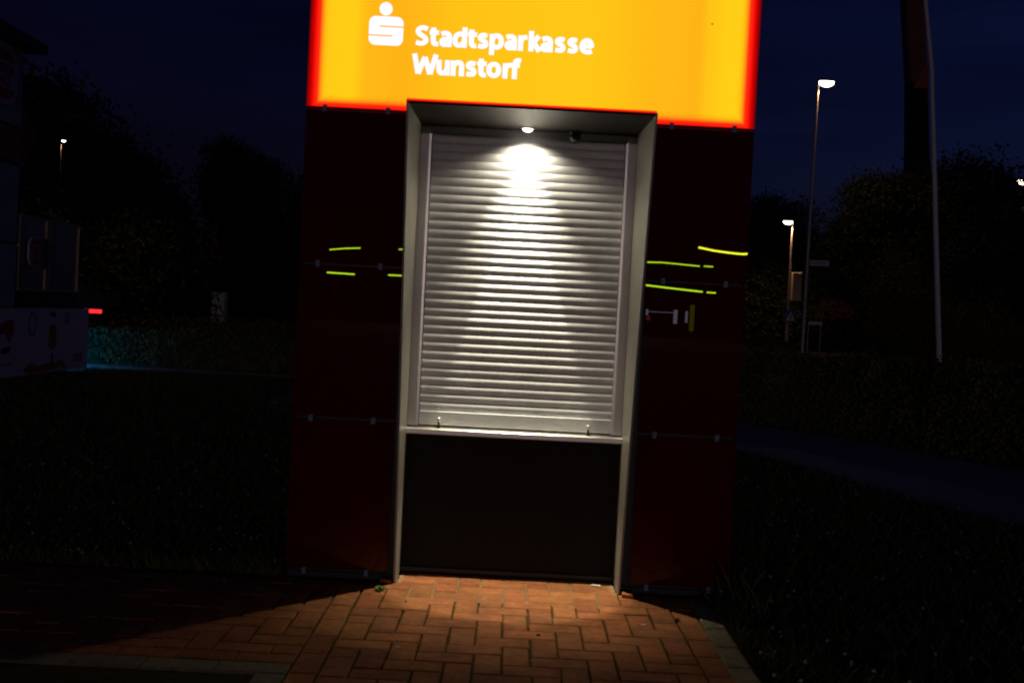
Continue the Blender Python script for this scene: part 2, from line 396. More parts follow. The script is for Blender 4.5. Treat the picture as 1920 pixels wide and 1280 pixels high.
# sign box
g = MB(); g.box(-1.008, 1.013, .012, 1.6, 2.141, 3.42)
g.build('sign_box', M['red_fin'], kio)
g = MB(); y0, y1 = 0, .010
pts = [(-1.013, 2.141), (-.546, 2.141), (-.546, 2.170), (.558, 2.170), (.558, 2.141), (1.018, 2.141), (1.018, 3.40), (-1.013, 3.40)]
g.prism(pts, lambda u, v, w_: (u, w_, v), .010)
face = g.build('sign_face', M['sign'], kio)
B(-1.03, 1.035, -.015, 1.62, 3.42, 3.47).build('roof_cap', M['dark_metal'], kio)
# lettering
def text_obj(name, body, x0, x1, z, height, mt, parent, bold, extr=.002, y=-.003, xf=None):
    cu = bpy.data.curves.new(name, 'FONT'); cu.body = body; cu.offset = bold; cu.extrude = extr; cu.resolution_u = 4; cu.size = 1; cu.space_character = 1.0
    o = bpy.data.objects.new(name, cu); col.objects.link(o)
    bpy.context.view_layer.update(); dg = bpy.context.evaluated_depsgraph_get()
    me = bpy.data.meshes.new_from_object(o.evaluated_get(dg)); bpy.data.objects.remove(o)
    co = np.empty(len(me.vertices)*3, np.float32); me.vertices.foreach_get('co', co); co = co.reshape(-1, 3)
    xa, xb = co[:, 0].min(), co[:, 0].max()
    sy = height/.729
    X = x0+(co[:, 0]-xa)/(xb-xa)*(x1-x0); Z = z+co[:, 1]*sy; Yv = co[:, 2]
    P = np.stack([X, -Yv+y, Z], 1) if xf is None else xf(X, Yv, Z)
    off = np.array(wloc(parent)); me.vertices.foreach_set('co', (P-off).astype(np.float32).ravel())
    me.materials.clear(); me.materials.append(mt); me.name = name; me.update()
    q = bpy.data.objects.new(name, me); col.objects.link(q); q.parent = parent; return q
GL = {
 'S': [[(100, 130), (75, 141), (48, 139), (28, 123), (27, 104), (42, 88), (68, 74), (86, 58), (88, 38), (72, 22), (44, 17), (12, 25)]],
 't': [[(33, 146), (33, 100), (33, 50), (37, 28), (52, 18), (74, 21)], [(2, 108), (76, 108)]],
 'a': [[(14, 98), (40, 108), (62, 105), (76, 90), (78, 60), (78, 0)], [(78, 64), (46, 61), (25, 50), (20, 34), (30, 19), (52, 18), (76, 38)]],
 'd': [[(96, 160), (96, 0)], [(94, 98), (70, 108), (44, 103), (25, 82), (20, 54), (30, 26), (50, 17), (74, 24), (94, 44)]],
 's': [[(78, 99), (52, 108), (30, 101), (23, 85), (34, 71), (58, 58), (69, 44), (65, 26), (44, 17), (10, 23)]],
 'p': [[(20, 120), (20, -45)], [(22, 82), (38, 103), (62, 108), (85, 92), (94, 62), (86, 33), (64, 17), (40, 19), (22, 32)]],
 'r': [[(20, 0), (20, 120)], [(20, 66), (28, 92), (46, 106), (72, 107)]],
 'k': [[(20, 0), (20, 160)], [(26, 58), (80, 122)], [(42, 70), (88, 0)]],
 'e': [[(26, 64), (92, 64), (90, 84), (76, 103), (54, 108), (31, 94), (20, 62), (29, 32), (52, 18), (78, 17), (98, 26)]],
 'W': [[(14, 160), (48, 4)], [(48, 4), (98, 136)], [(98, 136), (142, 4)], [(142, 4), (186, 160)]],
 'u': [[(20, 120), (20, 60), (24, 30), (42, 17), (64, 22), (86, 48)], [(86, 120), (86, 0)]],
 'n': [[(20, 0), (20, 120)], [(20, 76), (38, 99), (60, 108), (80, 98), (87, 76), (87, 40), (87, 0)]],
 'o': [[(57+39*math.cos(a), 63+46*math.sin(a)) for a in [2*math.pi*q/14 for q in range(15)]]],
 'f': [[(30, 0), (30, 60), (30, 110), (38, 138), (56, 148), (78, 145)], [(4, 108), (70, 108)]]}
def smooth_line(P):
    if len(P) < 5: return P
    o = []
    for k in range(len(P)-1):
        p0, p1, p2, p3 = P[max(k-1, 0)], P[k], P[k+1], P[min(k+2, len(P)-1)]
        for q in range(4):
            t = q/4; o.append(tuple(.5*((2*p1[c])+(-p0[c]+p2[c])*t+(2*p0[c]-5*p1[c]+4*p2[c]-p3[c])*t*t+(-p0[c]+3*p1[c]-3*p2[c]+p3[c])*t**3) for c in (0, 1)))
    return o+[P[-1]]
def word(body, xs, zb, hw=20.5):
    for ch, xo in zip(body, xs):
        g = MB(); d = 0
        for st in GL[ch]:
            P = smooth_line(st); n = len(P); y = -.002-d; d += .0004; L1 = []; L2 = []
            for k in range(n):
                a, b = P[max(k-1, 0)], P[min(k+1, n-1)]
                if ch == 'o' and k in (0, n-1): a, b = P[1], P[-2]; a, b = (P[-2], P[1])
                tx, tz = b[0]-a[0], b[1]-a[1]; l = math.hypot(tx, tz); nx, nz = -tz/l, tx/l
                wv = hw*(.86+.14*abs(tz/l))
                L1.append((P[k][0]+nx*wv, P[k][1]+nz*wv)); L2.append((P[k][0]-nx*wv, P[k][1]-nz*wv))
            f = lambda p, yy: (-.538+(xo+p[0])/1758, yy, zb+p[1]/1758)
            for k in range(n-1):
                q = [L1[k], L1[k+1], L2[k+1], L2[k]]
                g.poly([f(p, y) for p in q]); g.poly([f(q[0], y), f(q[1], y), f(q[1], .0), f(q[0], .0)]); g.poly([f(q[2], y), f(q[3], y), f(q[3], .0), f(q[2], .0)])
            for e in (0, n-1): g.poly([f(L1[e], y), f(L2[e], y), f(L2[e], 0), f(L1[e], 0)])
        me = bpy.data.meshes.new('letter'); me.from_pydata(g.v, [], g.f); me.materials.append(M['letter']); o = bpy.data.objects.new('letter', me); col.objects.link(o); o.parent = face
word('Stadtsparkasse', [0, 115, 197, 300, 418, 497, 595, 715, 822, 905, 1000, 1110, 1210, 1310], 2.4365)
word('Wunstorf', [-8, 184, 297, 414, 505, 583, 710, 775], 2.3085)
def arc(cx, cy, r, a0, a1, n=8): return [(cx+r*math.cos(R(a0+(a1-a0)*i/n)), cy+r*math.sin(R(a0+(a1-a0)*i/n))) for i in range(n+1)]
Wd = .155; x0e, z0e = -.7455, 2.429; H_ = .83; r0 = .19
sp = arc(r0, r0, r0, 270, 180) + [(0, .255), (.69, .255), (.69, .30), (0, .30)] + arc(r0, H_-r0, r0, 180, 90) + arc(1-r0, H_-r0, r0, 90, 0) + [(1, .568), (.31, .568), (.31, .523), (1, .523)] + arc(1-r0, r0, r0, 0, -90)
g = MB().prism([(x0e+u*Wd, z0e+v*Wd) for u, v in sp], lambda u, v, w_: (u, -.001-w_, v), .004)
g.prism(arc(x0e+.47*Wd, 2.5915, .0295, 0, 345, 23), lambda u, v, w_: (u, -.001-w_, v), .004)
g.build('emblem', M['letter'], face)
# portal: thin metal sheets, its front edge leaning out towards the top
fy = lambda z: -.035-.196*z
def side_sheet(x0, x1):
    g = MB(); g.prism([(.197, 0), (fy(0), 0), (fy(2.098), 2.0965), (.197, 2.118)], lambda u, v, w_: (x0+w_, u, v), x1-x0); return g
side_sheet(-.512, -.503).build('portal_side', M['portal'], kio); side_sheet(.510, .519).build('portal_side', M['portal'], kio)
YF = fy(2.098)
sheet = lambda x0, x1, z0, z1, y0, y1: MB().prism([(y1, z0), (y0, z0-.0205), (y0, z1-.0205), (y1, z1)], lambda u, v, w_: (x0+w_, u, v), x1-x0)
sheet(-.5125, .5195, 2.1185, 2.1210, YF-.003, .21).build('portal_top', M['dark_metal'], kio)
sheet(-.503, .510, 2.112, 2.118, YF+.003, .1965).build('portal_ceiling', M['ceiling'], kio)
B(-.503, .510, .19, .214, 2.062, 2.112).build('shutter_box', M['slat'], kio)
B(-.503, .510, .175, .214, 0, .668).build('lower_panel', M['anthracite'], kio)
g = B(-.503, .510, .16, .175, .012, .03); g.build('base_trim', M['dark_metal'], kio)
for xx, s in ((-.503, 1), (.510, -1)):
    rr = sorted((xx, xx+s*.040)); g = MB().box(rr[0], rr[1], .155, .205, .703, 2.10, .001)
    rail = g.build('guide_rail', M['alu'], kio)
    rr = sorted((xx+s*.0415, xx+s*.052)); MB().box(rr[0], rr[1], .142, .2, .704, 2.08, .003).build('rail_lip', M['alu_fine'], rail)
sill = MB().prism([(.20, .690), (.20, .700), (.116, .6965), (.110, .692), (.110, .672), (.114, .668), (.2, .668)], lambda u, v, w_: (-.5025+w_, u, v), 1.012)
sill.build('sill', M['alu_fine'], kio)
# roller shutter
sh = bpy.data.objects.new('roller_shutter', None); col.objects.link(sh); sh.parent = kio
g = MB(); pit = .0407
prof = [(.002, pit)]
for i in range(13):
    a = i/12; prof.append((-.0048*math.sin(math.pi*a**.85) - .0012 if 0 < i < 12 else -.0012, pit-.0016-a*(pit-.0016)))
pr2 = prof+[(.006, 0), (.006, pit)]
g.prism(pr2, lambda u, v, w_: (w_, u, v), .906)
sm = g.mesh('slat', M['slat'], smooth=True); sm.set_sharp_from_angle(angle=R(50))
z = .742+.034
while z+pit < 2.085:
    o = bpy.data.objects.new('slat', sm); col.objects.link(o); o.parent = sh; o.location = (-.4485, .183+random.uniform(-.0004, .0004), z); z += pit
g = MB().box(-.4485, .4575, .168, .19, .7075, .7735, .003); g.build('end_slat', M['slat'], sh)
for xk in (-.352, .349):
    kn = MB().tube([(xk, .167, .737), (xk, .128, .737)], .004, 10).build('lock_pin', M['alu_fine'], kio, smooth=True, sharp=40)
    MB().lathe([(.001, -.0105), (.006, -.009), (.0098, -.004), (.0105, .001), (.009, .006), (.005, .0098), (.001, .0105)], (xk, .124, .739), 16).build('knob', M['alu_fine'], kn, smooth=True)
    MB().tube([(xk, .13, .697), (xk, .128, .733)], [.0065, .004], 10).build('stem_shadow', M['black'], kn)  # black stem also stands in for the shadow under the knob
# downlight in the portal ceiling
LX, LY, LZ = -.006, .092, 2.108
dl = thing('downlight', (LX, LY, 2.1085), 'small round lit downlight under the kiosk portal ceiling, above the shutter', 'lamp')
MB().lathe([(.034, .0), (.034, -.003), (.031, -.006), (.024, -.006), (.024, -.001)], (LX, LY, 2.1085), 32).build('trim_ring', M['alu_fine'], dl, smooth=True, sharp=30)
MB().lathe([(.024, -.0055), (.021, -.0125), (.012, -.0175), (.002, -.019)], (LX, LY, 2.1085), 24).build('lens', M['led'], dl, smooth=True)
def lamp(name, kind, loc, energy, c, parent, size=.02, **kw):
    ld = bpy.data.lights.new(name, kind); ld.energy = energy; ld.color = c; ld.shadow_soft_size = size
    for a, b_ in kw.items(): setattr(ld, a, b_)
    o = bpy.data.objects.new(name, ld); col.objects.link(o); o.parent = parent; p = wloc(parent); o.location = tuple(loc[i]-p[i] for i in range(3)); return o
CW = (1.0, .88, .63)
o = lamp('beam', 'SPOT', (LX, LY, 2.0845), 118, CW, dl, .012, spot_size=R(34.5), spot_blend=.28); o.rotation_euler = (R(-1.0), 0, 0)
o = lamp('halo', 'SPOT', (LX, LY, 2.084), 105, CW, dl, .012, spot_size=R(64), spot_blend=1.0)
o = lamp('spill', 'SPOT', (LX, LY, 2.0835), 12, CW, dl, .014, spot_size=R(142), spot_blend=.6)
# dome camera beside it
dc = thing('security_camera', (.215, .13, 2.112), 'small black dome camera hanging under the portal ceiling right of the downlight', 'camera')
MB().lathe([(.03, 0), (.03, -.012), (.028, -.016)], (.215, .13, 2.112), 24).build('mount', M['black'], dc, smooth=True, sharp=40)
MB().lathe([(.0265, -.0165), (.0265, -.03), (.022, -.042), (.012, -.05), (.002, -.052)], (.215, .13, 2.112), 24).build('dome', M['black'], dc, smooth=True)

g = MB().lathe([(.001, 0), (.004, .001), (.0045, .003), (.001, .0045)], (.80, 0, 0), 8, 1.2, .6)
g.v = [(x, -.001-z, 2.60+y) for x, y, z in g.v]
tag(g.build('insect', M['black'], off=(.80, -.001, 2.60)), 'tiny dark insect sitting on the bright right part of the lit sign', 'insect')
# litter and weeds
g = MB().prism(arc(.406, .099, .0085, 90, 270, 6)+arc(.437, .096, .0085, -90, 90, 6), lambda u, v, w_: (u, v, .0015+w_), .003)
tag(g.build('paper_scrap', mat('paper', (.85, .83, .78), .6), off=(.42, .098, 0)), 'small white strip of paper lying on the bricks by the right portal post', 'litter')
g = MB().lathe([(.004, .0), (.0075, .003), (.005, .0075), (.001, .009)], (.130, -.700, .0012), 8, 1.3, .8)
tag(g.build('cork_crumb', mat('crumb', (.3, .14, .05), .8, var=.4, vscale=200), off=(.130, -.7, .0)), 'tiny brown crumb on a paver in the middle of the lit brickwork', 'litter')
for (cx, cy, s, lb) in ((-.395, -.921, .009, 'pale flat gum spot on a paver near the bottom of the photo'), (.09, -.25, .008, 'pale gum spot on a paver just inside the bright circle of light'), (.569, -.49, .010, 'whitish gum spot on a paver in the lit area towards the right kerb')):
    g = MB().prism([(cx+s*(1+.25*math.sin(3*a))*math.cos(a), cy+.8*s*(1+.2*math.cos(2*a))*math.sin(a)) for a in [i*math.pi/7 for i in range(14)]], lambda u, v, w_: (u, v, .0014+w_), .0016)
    tag(g.build('chewing_gum', mat('gum', (.55, .47, .38), .8), off=(cx, cy, 0)), lb, 'litter', 'gum spots on the pavers')
def weed(x, y, n, s, label, colr):
    g = MB()
    for i in range(n):
        a = rng.uniform(0, 6.28); l = s*rng.uniform(.5, 1.1); bx, by = x+rng.normal(0, s*.22), y+rng.normal(0, s*.22); w_ = s*.13
        tilt = rng.uniform(.3, 1.1); dx, dy, dz = math.cos(a)*math.sin(tilt), math.sin(a)*math.sin(tilt), math.cos(tilt)
        px, py = -math.sin(a)*w_, math.cos(a)*w_
        p0 = Vector((bx, by, -.004)); p1 = p0+Vector((dx, dy, dz))*l*.55; p2 = p0+Vector((dx, dy, dz*.8))*l
        g.poly([p0, p1+Vector((px, py, 0)), p2, p1-Vector((px, py, 0))])
    return tag(g.build('weed', colr, off=(x, y, 0)), label, 'weed')
wg = mat('weed_green', (.10, .2, .03), .7, var=.3, vscale=100)
weed(-.555, -.165, 60, .035, 'small green weed in the paving joint beside the left portal post', wg)
weed(.722, -.40, 45, .026, 'flat weed growing in the joint by the top of the right kerb', mat('weed_dry', (.16, .15, .04), .8, var=.3, vscale=80))
for (x0, y0, lb, rot) in ((-.548, -.03, 'loose orange piece of brick at the foot of the left portal post', .1), (.55, -.075, 'broken brick piece at the foot of the right portal post', -.1)):
    g = MB().box(-.026, .026, -.022, .022, 0, .02, .004); o = g.build('brick_fragment', M['brick']); o.location = (x0, y0, .001); o.rotation_euler = (0, .05, rot); tag(o, lb, 'brick piece')

# ------------------------------------------------------------------ lawns
def blades(region, n, hmin, hmax, wd, mt, name):
    P = []
    while len(P) < n:
        p = region()
        if p: P.append(p)
    P = np.array(P); a = rng.uniform(0, 2*np.pi, n); h = rng.uniform(hmin, hmax, n); ln = rng.normal(0, .35, (n, 2))*h[:, None]
    w2 = wd*(1+.5*rng.random(n)); dx, dy = np.cos(a)*w2, np.sin(a)*w2
    z0 = np.full(n, -.03)
    A = np.stack([P[:, 0]-dx, P[:, 1]-dy, z0], 1); Bq = np.stack([P[:, 0]+dx, P[:, 1]+dy, z0], 1)
    C = np.stack([P[:, 0]+dx*.6+ln[:, 0]*.5, P[:, 1]+dy*.6+ln[:, 1]*.5, z0+h*.62], 1); D = np.stack([P[:, 0]+ln[:, 0], P[:, 1]+ln[:, 1], z0+h], 1)
    V = np.stack([A, Bq, C, D], 1).reshape(-1, 3); i = np.arange(n)*4
    F = np.concatenate([np.stack([i, i+1, i+2], 1), np.stack([i, i+2, i+3], 1)])
    o = bpy.data.objects.new(name, raw_mesh(name, V, F, mt)); col.objects.link(o); return o
def in_path(x, y):
    for A, Bp in zip(range(len(pa)-1), range(len(pa)-1)):
        q = [pa[A], pa[A+1], pb[A+1], pb[A]]; s = 0; ok = True
        for k in range(4):
            x1, y1 = q[k]; x2, y2 = q[(k+1) % 4]; c = (x2-x1)*(y-y1)-(y2-y1)*(x-x1)
            if s == 0: s = 1 if c > 0 else -1
            elif (c > 0) != (s > 0): ok = False; break
        if ok: return True
    return False
def reg_r():
    t = rng.random()**1.5; y = -1.9+t*9.5; x = .93+rng.random()**1.3*(3.6)
    if y > .0 and x < 1.03: return None
    return None if in_path(x, y) or in_path(x+.04, y+.04) else (x, y)
def reg_l():
    t = rng.random()**1.5; y = .02+t*12.2; x = -1.04-rng.random()**1.2*(2.0+y*.45)
    return (x, y) if x > -6.75 else None
tag(blades(reg_r, 52000, .035, .10, .0022, M['grass'], 'grass'), 'short dark grass with clover right of the kerb, in front of the footpath', 'grass', kind='stuff')
tag(blades(reg_l, 52000, .04, .11, .003, M['grass'], 'grass'), 'dark lawn left of the kiosk reaching to the low hedge', 'grass', kind='stuff')
def flowers(region, n, name, label):
    V = []; F = []
    for _ in range(n):
        p = None
        while p is None: p = region()
        s = rng.uniform(.006, .011); z = rng.uniform(.04, .07); b = len(V)
        V += [(p[0]-s, p[1], z), (p[0]+s, p[1], z), (p[0], p[1]-s, z), (p[0], p[1]+s, z), (p[0], p[1], z+s), (p[0], p[1], z-s)]
        F += [(b, b+2, b+4), (b+2, b+1, b+4), (b+1, b+3, b+4), (b+3, b, b+4), (b+2, b, b+5), (b+1, b+2, b+5), (b+3, b+1, b+5), (b, b+3, b+5)]
    o = bpy.data.objects.new(name, raw_mesh(name, V, F, M['flower'])); col.objects.link(o); return tag(o, label, 'flowers', kind='stuff')
flowers(reg_r, 260, 'clover_flowers', 'scattered pale clover flowers in the grass right of the kerb')
flowers(reg_l, 420, 'clover_flowers', 'scattered pale clover flowers in the lawn left of the kiosk')
def tall(n=26):
    P = []
    for _ in range(n): P.append((1.0+rng.random()*.16, rng.uniform(-.4, -.0)))
    it = iter(P); return lambda: next(it)
tag(blades(tall(30), 30, .12, .26, .0025, mat('dry_grass', (.07, .07, .03), .8), 'tall_grass'), 'tall thin grass stalks at the right front corner of the kiosk', 'grass', kind='stuff')

# ------------------------------------------------------------------ foliage
def leaf_cloud(C, size, elong=1.0, droop=0):
    n = len(C); nrm = rng.normal(size=(n, 3)); nrm /= np.linalg.norm(nrm, axis=1)[:, None]
    t = np.cross(nrm, rng.normal(size=(n, 3))); t /= np.linalg.norm(t, axis=1)[:, None]
    if droop: t = t*(1-droop)+np.array([0, 0, -1.])*droop; t /= np.linalg.norm(t, axis=1)[:, None]
    b = np.cross(nrm, t); b /= np.linalg.norm(b, axis=1)[:, None]+1e-9
    s = size*rng.uniform(.6, 1.3, n)[:, None]
    V = np.stack([C-t*s*elong, C+b*s*.5, C+t*s*elong, C-b*s*.5], 1).reshape(-1, 3); i = np.arange(n)*4
    return V, np.stack([i, i+1, i+2, i+3], 1)
def tree(loc, blobs, label, n=14000, leaf=.11, mt='leaf', trunk=.16, elong=1.0, droop=0, clump=.32, name='tree', group=None, strands=0, cat='tree'):
    root = thing(name, loc, label, cat, group)
    vol = np.array([b[3]*b[4]*b[5] for b in blobs])**.72; cnt = (vol/vol.sum()*n*1.7).astype(int)
    pts = []
    for (x, y, z, rx, ry, rz), c in zip(blobs, cnt):
        nc = max(6, c//40); d = rng.normal(size=(nc, 3)); d /= np.linalg.norm(d, axis=1)[:, None]
        rad = rng.uniform(.35, 1.0, nc)**.6*rng.uniform(.82, 1.12, nc)
        cc = np.array([x, y, z])+d*rad[:, None]*np.array([rx, ry, rz])
        k = rng.integers(0, nc, c); sc_ = rng.uniform(.6, 1.3, nc)[k]
        p = cc[k]+rng.normal(size=(c, 3))*clump*sc_[:, None]*np.array([1, 1, .7]); pts.append(p)
        if strands:
            for _ in range(strands):
                q = cc[rng.integers(nc)]; L_ = rng.uniform(.5, 1.5); m_ = 26; tt = np.linspace(0, 1, m_)
                pts.append(q+np.stack([rng.normal(0, .03, m_)+tt*rng.normal(0, .12), rng.normal(0, .03, m_), -tt*L_], 1))
    C = np.concatenate(pts); C = C[C[:, 2] > .25]
    V, F = leaf_cloud(C, leaf*.72, elong, droop)
    V = V-np.array(loc); o = bpy.data.objects.new('crown', raw_mesh('crown', V, F, M[mt])); col.objects.link(o); o.parent = root
    g = MB(); bl = sorted(blobs, key=lambda b: -b[2])[0]; top = (bl[0]*.7+loc[0]*.3, loc[1], bl[2])
    mid = [(loc[0]+(top[0]-loc[0])*t+rng.normal(0, .06), loc[1]+rng.normal(0, .06), (top[2])*t) for t in (0, .12, .3, .5, .72, .9)]
    g.tube(mid, [trunk*1.25, trunk, trunk*.85, trunk*.65, trunk*.4, trunk*.15], 8).build('trunk', M['bark'], root)
    for b in blobs[:8]:
        t0 = mid[random.choice((2, 3))]; e = (b[0], b[1], b[2]); m1 = tuple((t0[i]+e[i])/2+(.25 if i == 2 else rng.normal(0, .1)) for i in range(3))
        MB().tube([t0, m1, e], [trunk*.4, trunk*.25, trunk*.08], 6).build('branch', M['bark'], root)
    return root
# left of the kiosk, y about 17..26
tree((-13.5, 21, 0), [(-12.9, 21, 5.2, 1.7, 1.6, 1.75), (-12.3, 21, 3.6, 2.0, 1.8, 2.3), (-14.6, 21, 5.3, 1.7, 1.7, 2.2), (-14.2, 21, 2.5, 2.2, 1.8, 2.3), (-11.3, 20.6, 5.2, 1.1, 1.1, 1.3), (-11.5, 20.6, 3.6, 1.3, 1.3, 2)], 'large dark broadleaf tree rising highest behind the restaurant at far left', 26000, .11)
tree((-10.2, 22, 0), [(-10.4, 22, 3.9, 1.2, 1.3, 1.55), (-10.6, 22, 2.2, 1.6, 1.4, 2.2), (-9.5, 22, 3.2, .9, 1.2, 1.3), (-9.3, 22, 1.7, .9, 1.2, 1.6)], 'dark broadleaf tree sloping down to the right, left of the sky gap', 17000, .10)
tree((-8.6, 20.5, 0), [(-8.75, 20.5, 1.6, .85, .9, 1.7), (-8.5, 20.5, 2.6, .5, .7, .95)], 'narrow conical tree at the foot of the tree line beside the sky gap', 8000, .09, elong=1.5)
tree((-9.0, 30, 0), [(-9.6, 30, 5.5, .95, .9, .85), (-8.7, 30, 5.3, .8, .9, .75), (-9.2, 30, 4.5, 1.05, 1, .8), (-8.4, 30, 4.6, .5, .8, .7), (-9.9, 30, 4.5, .45, .6, .6), (-8.9, 30, 3.4, .75, .8, 1.0)], 'weeping birch with hanging strands against the sky, left of the kiosk', 9000, .07, name='birch_tree', elong=1.8, droop=.8, clump=.22, strands=26, trunk=.14)
tree((-7.6, 27, 0), [(-7.6, 27, 2.6, 1.3, 1.2, 1.5), (-7.9, 27, 1.2, 1.3, 1.2, 1.4), (-6.5, 27, 3.6, .7, 1.0, 1.5), (-6.2, 27, 1.6, 1.2, 1.2, 1.8), (-5.3, 27, 3.5, 1.1, 1.0, 1.7), (-5.0, 27, 1.3, 1.2, 1.2, 1.5)], 'dense dark tree directly left of the kiosk, under the weeping birch', 22000, .11)
# right of the kiosk
tree((12.4, 50, 0), [(13.32, 50, 6.55, 1.28, 1.34, 1.61), (11.97, 50, 5.75, 1.21, 1.34, 1.48), (14.66, 50, 6.42, 1.07, 1.21, 1.48), (13.72, 50, 4.14, 2.15, 1.61, 2.15), (15.47, 50, 4.40, 1.34, 1.34, 2.02), (11.57, 50, 3.06, 2.02, 1.61, 2.69), (14.26, 50, 1.45, 2.15, 1.75, 1.88)], 'dark tree behind the two street lamps, right of the kiosk', 26000, .14)
tree((13.3, 33, 0), [(12.9, 33, 5.9, .95, 1.1, 1.05), (12.3, 33, 4.8, .85, 1, 1.1), (13.9, 33, 5.9, 1.0, 1.1, 1.25), (13.3, 33, 3.9, 1.6, 1.4, 1.7), (11.9, 33, 3.3, .8, .9, 1.2), (14.2, 33, 2.2, 1.8, 1.4, 2.0)], 'broad dark tree left of the flagpole, under the tall pylon', 22000, .11)
tree((16.0, 32, 0), [(15.2, 32, 6.2, .95, 1, 1.35), (16.5, 32, 6.4, 1.0, 1.1, 1.3), (17.4, 32, 5.4, 1.0, 1.1, 1.3), (15.8, 32, 4.2, 1.7, 1.5, 1.9), (17.8, 32, 3.4, 1.5, 1.3, 2.2), (15.7, 32, 1.8, 2, 1.5, 1.8)], 'broad dark tree with the highest crown, right of the flagpole', 26000, .11)
tree((20.5, 34, 0), [(20.2, 34, 4.2, 1.8, 1.4, 2.2), (21.5, 34, 3.6, 2, 1.5, 2.6), (19.5, 34, 2.2, 1.6, 1.2, 2.2)], 'dark tree at the right edge of the photo behind the far lamp', 12000, .12)
tree((11.6, 26, 0), [(11.2, 26, 2.7, .75, .7, .9), (11.6, 26, 1.6, 1.0, .8, 1.2), (12.3, 26, 1.3, 1.0, .8, .9)], 'olive brown bush faintly lit beside the street lamps', 7000, .07, 'leaf_brown', .06, name='bush', cat='bush')
tree((13.6, 25, 0), [(13.2, 25, 1.2, 1.1, .9, .9), (14.3, 25, 1.0, .9, .8, .75), (12.6, 25, .8, .6, .6, .6)], 'low olive bush behind the right hedge, between lamps and flagpole', 6000, .06, 'leaf_brown', .05, name='bush', cat='bush')
for i, (x, y, z, lb) in enumerate(((-8.4, 15.6, .42, 'low brownish bush next to the restaurant banner, behind the hedge'), (-6.9, 15.8, .6, 'low brownish bush in front of the pale cabinet'), (-5.4, 16, .62, 'brownish bush behind the right half of the low hedge'), (-4.0, 16, .6, 'low brownish bush closest to the kiosk on its left'))):
    tree((x, y, 0), [(x-.4, y, z*.75, .75, .6, z*.6), (x+.45, y, z*.72, .7, .6, z*.62)], lb, 4200, .045, 'leaf_brown', .03, clump=.12, name='bush', group='low bushes behind the left hedge', cat='bush')
def hedge(A, Bp, wd, h, n, leaf, label, mt='hedge', wob=.05):
    A = np.array(A, float); Bp = np.array(Bp, float); d = Bp-A; L_ = np.linalg.norm(d); d /= L_; nn = np.array([-d[1], d[0]])
    root = thing('hedge', (*((A+Bp)/2), 0), label, 'hedge')
    t = rng.uniform(0, L_, n); which = rng.random(n); u = np.empty(n); z = np.empty(n)
    f = which < .45; u[f] = -wd/2; z[f] = rng.uniform(0, h, f.sum()); f2 = (which >= .45) & (which < .62); u[f2] = wd/2; z[f2] = rng.uniform(0, h, f2.sum())
    f3 = which >= .62; u[f3] = rng.uniform(-wd/2, wd/2, f3.sum()); z[f3] = h
    bumpn = .5*np.sin(t*5.1)+.35*np.sin(t*11.7+1)+.3*np.sin(t*2.3+2)
    u = u*(1+.12*bumpn)+rng.normal(0, wob*.7, n); z = z+wob*bumpn*(z/h)+rng.normal(0, wob*.7, n)
    C = np.stack([A[0]+d[0]*t+nn[0]*u, A[1]+d[1]*t+nn[1]*u, np.maximum(z, .0)], 1)
    V, F = leaf_cloud(C, leaf); V = V-np.array([*((A+Bp)/2), 0])
    o = bpy.data.objects.new('foliage', raw_mesh('foliage', V, F, M[mt])); col.objects.link(o); o.parent = root
    q = wd/2-.05; g = MB(); P = [A+nn*(-q)+d*.05, Bp+nn*(-q)-d*.05, Bp+nn*q-d*.05, A+nn*q+d*.05]
    g.v = [(*p, .0) for p in P]+[(*p, h-.06) for p in P]; g.f = [(3, 2, 1, 0), (4, 5, 6, 7)]+[(k, (k+1) % 4, 4+(k+1) % 4, 4+k) for k in range(4)]
    g.build('branches', M['bark'], root); return root
hedge((-8.2, 13.25), (-3.3, 13.5), .7, .56, 22000, .032, 'low clipped hedge left of the kiosk lit faintly blue-green')
hp = [(-2.6, 11.4), (0, 11.0), (2.0, 10.3), (3.3, 9.1), (4.25, 7.85), (4.85, 6.5), (5.45, 5.4), (6.1, 4.0), (6.6, 2.0)]
hroot = thing('hedge', (4.2, 8.0, 0), 'long clipped hedge curving along the footpath right of the kiosk', 'hedge')
for i in range(len(hp)-1):
    dd = math.dist(hp[i], hp[i+1]); h = hedge(hp[i], hp[i+1], .8, .80+.018*i, int(5200*dd) if i > 1 else 3500, .026, 'x')
    for ch in list(h.children):
        ch.parent = hroot; ch.location = tuple(h.location[k]-hroot.location[k] for k in range(3))
    bpy.data.objects.remove(h)
hedge((5.2, 20.0), (6.7, 20.3), .8, .84, 4500, .04, 'short clipped hedge block seen between kiosk and street lamps', 'leaf_brown')
C = []
for k in range(900):
    x = rng.uniform(-75, 75); h = 2.2+.8*math.sin(x*.21)+.5*math.sin(x*.63+1)+.3*math.sin(x*1.7); m_ = 30
    C.append(np.stack([x+rng.normal(0, .9, m_), 66+rng.normal(0, 1, m_), rng.uniform(-.2, 1, m_)*h+rng.normal(0, .15, m_)], 1))
C = np.concatenate(C); V, F = leaf_cloud(C, .34)
wd_ = bpy.data.objects.new('distant_wood', raw_mesh('distant_wood', V, F, M['leaf'])); col.objects.link(wd_); tag(wd_, 'low black line of far off woods closing the horizon on both sides', 'woods', kind='stuff')
